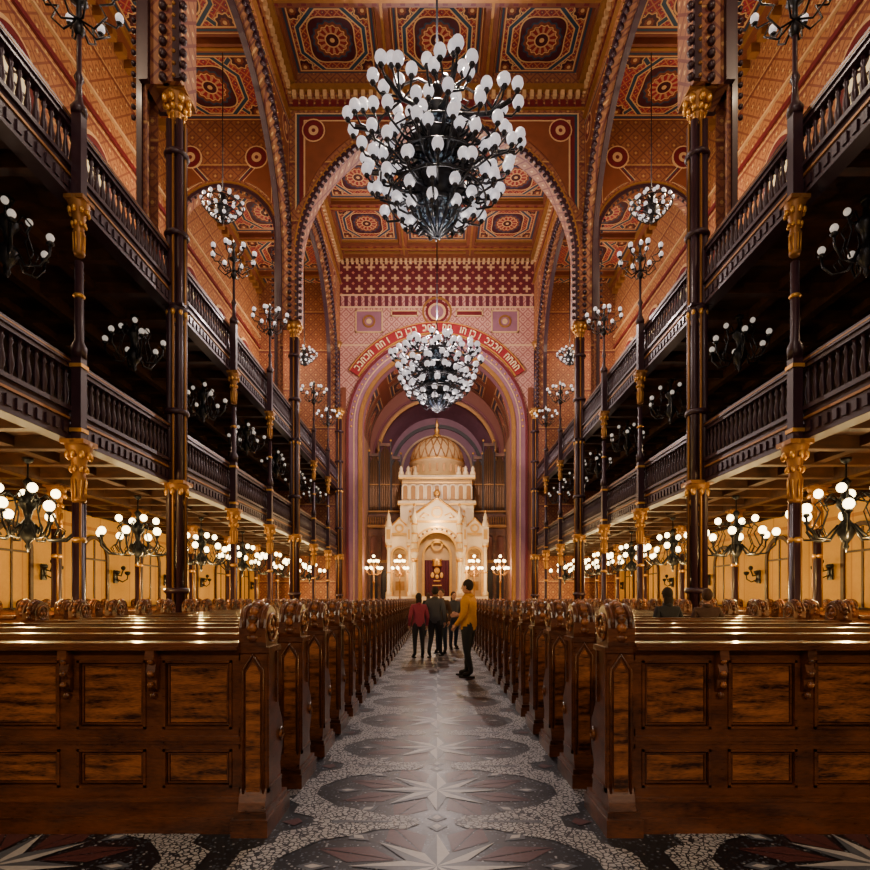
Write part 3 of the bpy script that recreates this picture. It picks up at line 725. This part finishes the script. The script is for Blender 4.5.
def grand():
    b=MB(); gr=.150
    b.tube([(0,0,1.6),(0,0,9.2)],.035,'iron_black',6)
    b.lathe([(.05,2.1),(.2,1.9),(.1,1.7),(.18,1.5),(.5,1.25),(.55,1.15),(.3,1.),(.25,.6),(.35,.45),(.8,.35),(.82,.25),(.4,.1),(.3,-.4),(.4,-.6),(.75,-.7),(.75,-.85),(.6,-1.05),(.55,-1.3)],(0,0,0),'iron_black',12)
    b.lathe([(.55,-1.3),(.6,-1.4),(.45,-1.7),(.28,-1.85),(.05,-2.0)],(0,0,0),'stained_glass',12)
    b.lathe([(.62,0),(.68,.06),(.62,.1)],(0,0,-1.38),'iron_black',12)
    b.lathe([(.42,0),(.48,.6)],(0,0,-.5),'stained_glass',10); b.lathe([(.34,0),(.38,.5)],(0,0,.55),'stained_glass',10)
    for k in range(12):
        a=2*pi*k/12; ca,sa=math.cos(a),math.sin(a)
        b.tube([(.6*ca,.6*sa,-1.3),(.47*ca,.47*sa,-1.72),(.05*ca,.05*sa,-2.05)],.045,'iron_black',4)
    def globe(x,y,z):
        b.lathe([(.03,-.10),(.09,-.03),(.06,.02),(.03,.04)],(x,y,z),'iron_black',6)
        b.sphere((x,y,z+gr*.98),gr,'globe_soft',10,8,1.02)
    for j in range(8):
        a=2*pi*j/8+.2
        c=lambda r,da,z:(r*math.cos(a+da),r*math.sin(a+da),z)
        b.tube([c(.35,0,1.1),c(1.0,0,.75),c(1.6,0,.5),c(2.2,0,.55)],.06,'iron_black',6)
        b.tube([c(.4,0,1.75),c(.9,0,1.5),c(1.5,0,.9),c(1.7,0,.55)],.035,'iron_black',5)
        b.tube([c(.4,0,.3),c(.9,0,.15),c(1.3,0,.45)],.035,'iron_black',5)
        for r,da,z in((2.38,0,.72),(2.25,.17,.62),(2.25,-.17,.62),(1.98,0,1.02),(1.8,.24,.72),(1.8,-.24,.72)):
            b.tube([c(min(r,1.9)*.85,0,.5),c(r*.93,da*.8,z-.22),c(r,da,z-.04)],.028,'iron_black',5); globe(*c(r,da,z))
    tiers=[(1.50,1.15,8,.6),(1.15,.75,6,.2),(.32,1.25,10,0),(.12,1.95,16,.15),(-.20,1.5,11,0),(-.42,1.85,15,.25),(-.75,1.35,11,.1),(-.95,1.6,12,.05),(-1.25,1.05,10,.2),(-1.52,.75,7,.1)]
    for z,r,n,ph in tiers:
        if 1.2<r: b.tube([(r*.82*math.cos(2*pi*k/28),r*.82*math.sin(2*pi*k/28),z-.18) for k in range(29)],.03,'iron_black',4)
        for k in range(n):
            a=2*pi*k/n+ph+random.uniform(-.06,.06); ca,sa=math.cos(a),math.sin(a); rr=r*random.uniform(.95,1.04); zz=z-.05+random.uniform(-.05,.05); zb=max(-1.1,min(1.3,z-.05))
            b.tube([(.35*ca,.35*sa,zb),(rr*.4*ca,rr*.4*sa,zz-.10),(rr*.7*ca,rr*.7*sa,zz-.28),(rr*.95*ca,rr*.95*sa,zz-.18),(rr*ca,rr*sa,zz-.02)],.032,'iron_black',5)
            b.tube([(rr*.45*ca,rr*.45*sa,zz-.12),(rr*.6*ca,rr*.6*sa,zz+.08),(rr*.74*ca,rr*.74*sa,zz-.04),(rr*.62*ca,rr*.62*sa,zz-.16)],.024,'iron_black',4)
            globe(rr*ca,rr*sa,zz)
    return b.mesh('nave_chandelier')
gm=grand()
for i,(y,z) in enumerate(((15.2,13.30),(29.1,13.15),(1.2,13.3))):
    o=put(gm,'nave_chandelier',(0,y,z))
    if i==1:
        light('far_nave_chandelier_light',o,(0,0,2.75),3500,(1,.84,.80),.10); light('far_nave_chandelier_downlight',o,(0,0,-3.2),1150,(1,.84,.80),.10)
    else:
        light('nave_chandelier_light',o,(0,0,2.75),1900,(1,.82,.66),.10); light('nave_chandelier_downlight',o,(0,0,-3.2),300,(1,.90,.84),.10)
def small_grand():
    b=MB(); b.tube([(0,0,.5),(0,0,5.6)],.02,'iron_black',5)
    b.lathe([(.02,.6),(.15,.45),(.08,.3),(.2,.1),(.28,0),(.1,-.2),(.05,-.45),(.005,-.6)],(0,0,0),'iron_black',10)
    for z,r,n,ph in((.15,.7,14,0),(-.1,.5,10,.2),(.4,.45,8,.1),(-.3,.28,6,0)):
        b.tube([(r*math.cos(2*pi*k/20),r*math.sin(2*pi*k/20),z-.05) for k in range(21)],.025,'iron_black',4)
        for k in range(n):
            a=2*pi*k/n+ph; b.sphere((r*math.cos(a),r*math.sin(a),z+.05),.065,'globe_soft',8,6); 
            b.tube([(.05*math.cos(a),.05*math.sin(a),z-.1),(r*math.cos(a),r*math.sin(a),z-.05)],.018,'iron_black',4)
    return b.mesh('aisle_chandelier')
sgm=small_grand()
for sg in(-1,1):
    for y in(8.5,20.,32.3):
        o=put(sgm,'aisle_chandelier',(7.6*sg,y,15.3)); light('aisle_chandelier_light',o,(sg*.9,0,.6),430,(1,.74,.48),.08)

# ---------------------------------------------------------------- floor mosaic
b=MB()
def poly(pts,mat,z): b.add([(x,y,z) for x,y in pts],[tuple(range(len(pts)))],mat)
def motif(cx,cy,R=1.):
    KX,KY=.76*R,.60*R
    for k in range(8):
        a=pi/4*k+pi/8
        p=lambda r,aa:(cx+r*math.cos(aa)*KX,cy+r*math.sin(aa)*KY)
        # split maroon lozenge, joints of dark terrazzo between
        poly([p(.32,a),p(.68,a-.27),p(1.,a)],'maroon_tile',.002)
        poly([p(.34,a+.03),p(1.,a+.02),p(.68,a+.27)],'maroon_tile',.002)
        a2=pi/4*k
        poly([p(.78,a2),p(.93,a2-.10),p(1.04,a2),p(.93,a2+.10)],'slate_tile',.003)
        poly([p(.84,a2),p(.92,a2-.045),p(.98,a2),p(.92,a2+.045)],'grey_tile',.004)
    for k in range(8):
        a=pi/4*k; o=(cx+.50*R*math.cos(a),cy+.43*R*math.sin(a))
        i0=(cx+.19*R*math.cos(a-pi/8),cy+.17*R*math.sin(a-pi/8)); i1=(cx+.19*R*math.cos(a+pi/8),cy+.17*R*math.sin(a+pi/8))
        poly([(cx,cy),i0,o],'grey_tile',.004); poly([(cx,cy),o,i1],'slate_tile',.004)
def meander(cx,cy,s):
    P=lambda x,y:(cx+s*x,cy+y)
    for q in ([(1.0,-.30),(1.16,-.18),(1.16,.18),(1.0,.30),(.84,.20),(.92,.09),(.92,-.09),(.84,-.20)],
              [(1.0,.30),(.84,.20),(.72,.34),(.56,.40),(.60,.50),(.84,.54),(1.0,.46)],
              [(.56,.40),(.60,.50),(.84,.54),(.84,.71),(.60,.75),(.56,.85),(.36,.74),(.20,.74),(.12,.66),(.12,.59),(.20,.51),(.36,.51)],
              [(1.0,.95),(.84,1.05),(.72,.91),(.56,.85),(.60,.75),(.84,.71),(1.0,.79)]):
        poly([P(*t) for t in q],'white_mosaic',.0035)
    poly([P(1.04,.625),P(.94,.56),P(.90,.625),P(.94,.69)],'maroon_tile',.004)
    # dark inlaid line inside the white field
    poly([P(.30,.615),P(.70,.60),P(.70,.65),P(.30,.635)],'slate_tile',.005)
y=.65
while y<33:
    motif(0,y)
    for s in(-1,1): meander(0,y,s)
    y+=1.25
for cx in(-7.5,-5,-2.5,2.5,5,7.5):
    for cy in(.65,1.9,3.15):
        motif(cx,cy)
        for s in(-1,1): meander(cx,cy,s)
b.obj('floor_mosaic_inlay')

# ---------------------------------------------------------------- pews
def pew(sg):
    b=MB(); L=4.2; T=.17
    prof=[(-.06,0),(.40,0),(.40,.10),(.34,.16),(.30,.36),(.36,.46),(.385,.56),(.35,.66),(.30,.72),(.25,.80),(.22,.92),(.235,1.20)]
    for i in range(9):
        a=pi*i/8; prof.append((.095+.125*math.cos(a),1.31+.14*math.sin(a)))
    prof+=[(-.03,1.22),(-.01,1.16),(-.01,.28),(-.04,.2),(-.06,.14)]
    X=lambda x:sg*x
    def end(x0):
        b.prism(prof,'x',X(x0),X(x0+T),'pew_wood')
        b.box(X(x0-.03),X(x0+T+.03),-.10,.44,0,.11,'pew_wood')
        b.box(X(x0-.018),X(x0+T+.018),-.08,.41,.11,.15,'pew_wood')
        b.box(X(x0-.02),X(x0+T+.02),-.03,.245,1.15,1.185,'pew_wood')
        for xs in(x0-.012,x0+T): 
            b.box(X(xs),X(xs+.012),.0,.03,.25,1.15,'pew_wood'); b.box(X(xs),X(xs+.012),.185,.215,.80,1.15,'pew_wood')
            b.box(X(xs),X(xs+.012),.0,.30,.25,.28,'pew_wood')
            ringpts=[(.095+.085*math.cos(2*pi*k/16),1.31+.085*math.sin(2*pi*k/16)) for k in range(17)]
            b.tube([(X(xs+.006),u,v) for u,v in ringpts],.012,'pew_panel',4)
            for k in range(3): b.sphere((X(xs+.006),.095+.035*math.cos(pi/2+2.1*k),1.31+.035*math.sin(pi/2+2.1*k)),.028,'pew_panel',6,4,1,1,.4)
            b.tube([(X(xs+.006),.34,.55+.0),(X(xs+.006),.30,.60),(X(xs+.006),.26,.56),(X(xs+.006),.30,.52),(X(xs+.006),.34,.55)],.014,'pew_panel',4)
        b.prism([(X(x0+.04),.26),(X(x0+T-.04),.26),(X(x0+T-.04),1.02),(X(x0+T/2),1.10),(X(x0+.04),1.02)],'y',-.020,-.008,'pew_panel')
        b.tube([(X(x0+.022),-.018,.25),(X(x0+.022),-.018,1.04),(X(x0+T/2),-.018,1.14),(X(x0+T-.022),-.018,1.04),(X(x0+T-.022),-.018,.25)],.009,'pew_wood',4)
        for k in range(9):
            a=pi*k/8; b.sphere((X(x0+T/2),.095+.13*math.cos(a),1.31+.145*math.sin(a)),.034,'pew_panel',6,4)
        for e in(.03,T-.03):
            b.tube([(X(x0+e),.095+.128*math.cos(pi*k/10),1.31+.143*math.sin(pi*k/10)) for k in range(11)],.014,'pew_wood',5)
        b.lathe([(.03,0),(.045,.03),(.02,.06)],(X(x0+T/2),-.015,1.22),'pew_wood',6)
    end(0); end(L-T)
    x0,x1=T,L-T
    b.box(X(x0),X(x1),-.04,.12,0,.10,'pew_wood'); b.box(X(x0),X(x1),-.02,.1,.10,.20,'pew_wood'); b.box(X(x0),X(x1),-.035,.02,.2,.225,'pew_wood')
    b.box(X(x0),X(x1),.03,.07,.2,1.15,'pew_wood')
    n=7; w=(x1-x0)/n
    for z0,z1 in((.225,.285),(.53,.66),(1.10,1.16)): b.box(X(x0),X(x1),.0,.05,z0,z1,'pew_wood')
    b.box(X(x0),X(x1),-.018,.03,.585,.615,'pew_wood'); b.box(X(x0),X(x1),-.010,.03,.565,.585,'pew_wood')
    for i in range(n+1):
        c=x0+w*i; hw=.055 if 0<i<n else .06
        b.box(X(max(x0,c-hw)),X(min(x1,c+hw)),.001,.05,.2,1.16,'pew_wood')
        if 0<i<n:
            pr=[(-.005,.90),(.0,.90),(.0,1.17),(-.068,1.17),(-.075,1.11),(-.04,1.08),(-.06,1.03),(-.03,.98),(-.035,.93)]
            b.prism(pr,'x',X(c-.028),X(c+.028),'pew_wood'); b.sphere((X(c),-.02,.88),.022,'pew_wood',6,4)
            for zz in(1.1,1.02,.95): b.sphere((X(c),-.055,zz),.022,'pew_panel',6,4)
    for i in range(n):
        a,c=x0+w*i+.055,x0+w*(i+1)-.055
        for z0,z1 in((.285,.53),(.66,1.10)):
            for q in((a,c,z0,z0+.016),(a,c,z1-.016,z1),(a,a+.016,z0,z1),(c-.016,c,z0,z1)): b.box(X(q[0]),X(q[1]),-.010,.04,q[2],q[3],'pew_wood')
            b.box(X(a+.04),X(c-.04),.016,.04,z0+.04,z1-.04,'pew_panel')
            m=.026
            for q in((a+m,c-m,z0+m,z0+m+.010),(a+m,c-m,z1-m-.010,z1-m),(a+m,a+m+.010,z0+m,z1-m),(c-m-.010,c-m,z0+m,z1-m)): b.box(X(q[0]),X(q[1]),.008,.04,q[2],q[3],'pew_wood')
    b.box(X(x0),X(x1),-.075,.16,1.17,1.195,'pew_wood'); b.box(X(x0),X(x1),-.055,.13,1.195,1.215,'pew_wood')
    b.box(X(x0),X(x1),.07,.12,.45,1.17,'pew_wood')
    b.box(X(x0),X(x1),.10,.50,.42,.46,'pew_wood'); b.box(X(x0),X(x1),.44,.47,.1,.42,'pew_wood')
    return b.mesh('pew')
pr,pl=pew(1),pew(-1)
for k in range(32):
    y=3.62+.9*k
    for me,sg in((pr,1),(pl,-1)):
        put(me,'pew',(sg*1.09,y,0))
        if y<32: put(me,'pew',(sg*6.55,y,0))

# ---------------------------------------------------------------- people
def person(name,loc,rz,h,top,legs,hair,pose,longhair=False,fat=1.):
    root=bpy.data.objects.new(name,None); COL.objects.link(root); root.location=loc; root.rotation_euler=(0,0,rz); k=h/1.72; root.scale=(k,k,k)
    J=pose; f=fat
    P={'pel':(J.get('pel',(0,0,.94)),.15*f,.115*f),'sp':(J.get('sp',(0,0,1.12)),.135*f,.11*f),'ch':(J.get('ch',(0,0,1.32)),.165*f,.12*f),'nb':(J.get('nb',(0,0,1.45)),.075,.07),'hd':(J.get('hd',(0,.02,1.545)),.052,.055)}
    for s,n in((-1,'L'),(1,'R')):
        P['sh'+n]=(J.get('sh'+n,(s*.175,0,1.405)),.07*f,.07*f); P['el'+n]=(J.get('el'+n,(s*.25,-.03,1.12)),.052*f,.052*f); P['wr'+n]=(J.get('wr'+n,(s*.25,.08,.88)),.034,.034)
        P['hp'+n]=(J.get('hp'+n,(s*.09,0,.88)),.098*f,.105*f); P['kn'+n]=(J.get('kn'+n,(s*.105,.02,.49)),.066,.068); P['an'+n]=(J.get('an'+n,(s*.11,-.02,.10)),.05,.05)
        an=P['an'+n][0]; P['to'+n]=(J.get('to'+n,(an[0]+s*.02,an[1]+.17,.045)),.045,.04)
    names=list(P); idx={n:i for i,n in enumerate(names)}
    bones=[('pel','sp',top),('sp','ch',top),('ch','nb',top),('nb','hd','skin')]
    for n in'LR': bones+=[('ch','sh'+n,top),('sh'+n,'el'+n,top),('el'+n,'wr'+n,top),('pel','hp'+n,legs),('hp'+n,'kn'+n,legs),('kn'+n,'an'+n,legs),('an'+n,'to'+n,'shoe')]
    me=bpy.data.meshes.new('t'); me.from_pydata([P[n][0] for n in names],[(idx[a],idx[c]) for a,c,_ in bones],[])
    o=bpy.data.objects.new('t',me); COL.objects.link(o)
    o.modifiers.new('s','SKIN')
    for i,n in enumerate(names):
        sv=me.skin_vertices[0].data[i]; sv.radius=(P[n][1],P[n][2]); sv.use_root=(n=='pel')
    ss=o.modifiers.new('ss','SUBSURF'); ss.levels=2; ss.render_levels=2
    dg=bpy.context.evaluated_depsgraph_get(); em=bpy.data.meshes.new_from_object(o.evaluated_get(dg)); bpy.data.objects.remove(o)
    em.materials.clear(); ml=['skin',top,legs,'shoe']
    for q in ml: em.materials.append(MT[q])
    for p in em.polygons:
        c=p.center; best=1e9; bm='skin'
        for a,e,mt in bones:
            A=Vector(P[a][0]);B=Vector(P[e][0]); d=B-A; t=max(0,min(1,(c-A).dot(d)/d.length_squared)); D=(c-(A+d*t)).length
            D-= .03 if mt==top and c.z<1.5 and c.z>.82 else 0
            if D<best: best=D;bm=mt
        p.material_index=ml.index(bm); p.use_smooth=True
    put(em,'body',parent=root)
    hb=MB(); hx,hy,hz=P['hd'][0]; cx,cy,cz=hx,hy+.01,hz+.085
    hb.sphere((cx,cy,cz+.015),.1,'skin',16,12,1.12,.95,.78)
    hb.sphere((cx,cy+.02,cz-.05),.065,'skin',12,8,1.0,1.0,.85)
    hb.tube([(cx,cy+.09,cz+.02),(cx,cy+.115,cz-.02),(cx,cy+.095,cz-.03)],[.008,.014,.012],'skin',6)
    for s in(-1,1):
        hb.sphere((cx+s*.03,cy+.085,cz+.018),.010,'eye',8,5); hb.sphere((cx+s*.08,cy,cz),.022,'skin',8,6,1.4,.9,.4)
        hb.box(cx+s*.03-.016,cx+s*.03+.016,cy+.088,cy+.096,cz+.035,cz+.04,hair)
    hb.box(cx-.022,cx+.022,cy+.078,cy+.088,cz-.062,cz-.052,'lips')
    hb.sphere((cx,cy-.02,cz+.035),.108,hair,16,10,1.05,.95,.82)
    if longhair: hb.sphere((cx,cy-.06,cz-.08),.085,hair,12,8,1.7,.6,1.0)
    nbx=P['nb'][0]; hb.lathe([(.075,-.03),(.085,.0),(.078,.035),(.06,.03)],(nbx[0],nbx[1],nbx[2]+.03),top,14)
    for n,s in(('L',-1),('R',1)):
        w=Vector(P['wr'+n][0]); e=Vector(P['el'+n][0]); d=(w-e).normalized(); side=d.cross(Vector((s,0,0.01))).normalized(); 
        hb.tube([w-d*.05,w-d*.0],[.043,.041],top,10)
        hb.tube([w-d*.01,w+d*.03,w+d*.07,w+d*.09],[.022,.032,.036,.026],'skin',8)
        fwd=side if side.y>0 else -side
        inn=Vector((-s,0,0))
        for j in range(4):
            o0=w+d*.08+fwd*(.027-.018*j); Lf=(.072,.08,.075,.058)[j]
            hb.tube([o0,o0+d*Lf*.45+inn*.006,o0+d*Lf*.8+inn*.02,o0+d*Lf*.95+inn*.035],[.0095,.009,.008,.006],'skin',6)
        o0=w+d*.03+fwd*.028; hb.tube([o0,o0+d*.03+fwd*.02+inn*.012,o0+d*.055+fwd*.024+inn*.022],[.012,.0105,.008],'skin',6)
        an=P['an'+n][0]; to=P['to'+n][0]; 
        m0=Vector(((an[0]+to[0])/2,(an[1]+to[1])/2+.0,.012)); dd=(Vector(to)-Vector(an)); ang=math.atan2(dd.x,dd.y)
        g=MB(); g.prism([(.048*math.cos(t)*(1.),.15*math.sin(t)) for t in [2*pi*u/14 for u in range(14)]],'z',-.012,.02,'shoe')
        hb.merge(g,Matrix.Translation(m0)@Matrix.Rotation(-ang,4,'Z'))
    put(hb.mesh('head_and_hands'),'head_and_hands',parent=root)
    return root
stand={}
phone={'elR':(.24,.02,1.14),'wrR':(.14,.24,1.12),'elL':(-.24,.0,1.13),'wrL':(-.20,.16,.95),'knR':(.10,.06,.49),'anR':(.12,.08,.10),'knL':(-.10,.0,.49),'anL':(-.11,-.10,.10)}
walk={'knR':(.10,.14,.50),'anR':(.10,.20,.10),'knL':(-.10,.0,.49),'anL':(-.10,-.26,.14),'toL':(-.10,-.11,.05),'elR':(.25,-.1,1.13),'wrR':(.25,-.02,.88),'wrL':(-.25,.2,.93)}
person('man_in_yellow_jacket',(.60,10.7,0),math.radians(65),1.80,'yellow_jacket','black_cloth','hair_dark',phone,fat=1.2)
person('woman_in_pink_jacket',(-.46,14.2,0),math.radians(15),1.58,'pink_jacket','black_cloth','hair_dark',stand,True,1.1)
person('man_in_dark_coat',(-.05,14.4,0),math.radians(-12),1.74,'grey_coat','black_cloth','hair_dark',walk,fat=1.18)
person('man_in_brown_coat',(.12,15.3,0),math.radians(160),1.70,'brown_coat','jeans','hair_brown',stand,fat=1.12)
person('woman_in_grey_coat',(.48,16.6,0),math.radians(200),1.64,'grey_coat','jeans','hair_brown',phone,True,1.1)
person('visitor_in_dark_coat',(-.35,22.5,0),math.radians(10),1.66,'black_cloth','jeans','hair_brown',stand,True,1.1)
close={'wrL':(-.2,.06,.88),'wrR':(.2,.06,.88)}
person('woman_in_black_coat',(3.60,8.80,0),math.radians(8),1.62,'black_cloth','black_cloth','hair_dark',close,True,1.)
person('man_in_brown_jacket',(4.22,8.80,0),math.radians(-15),1.60,'brown_coat','black_cloth','hair_brown',close,False,1.)

# ---------------------------------------------------------------- world, camera
w=bpy.data.worlds.new('World'); S.world=w; w.use_nodes=True
w.node_tree.nodes['Background'].inputs[0].default_value=(.5,.45,.5,1); w.node_tree.nodes['Background'].inputs[1].default_value=.3
cam=bpy.data.cameras.new('Camera'); co=bpy.data.objects.new('Camera',cam); COL.objects.link(co)
co.location=(0,0,1.5); co.rotation_euler=(pi/2,0,0)
cam.sensor_width=36; cam.lens=564/870*36; cam.shift_x=-2/870; cam.shift_y=163/870; cam.clip_end=200
S.camera=co
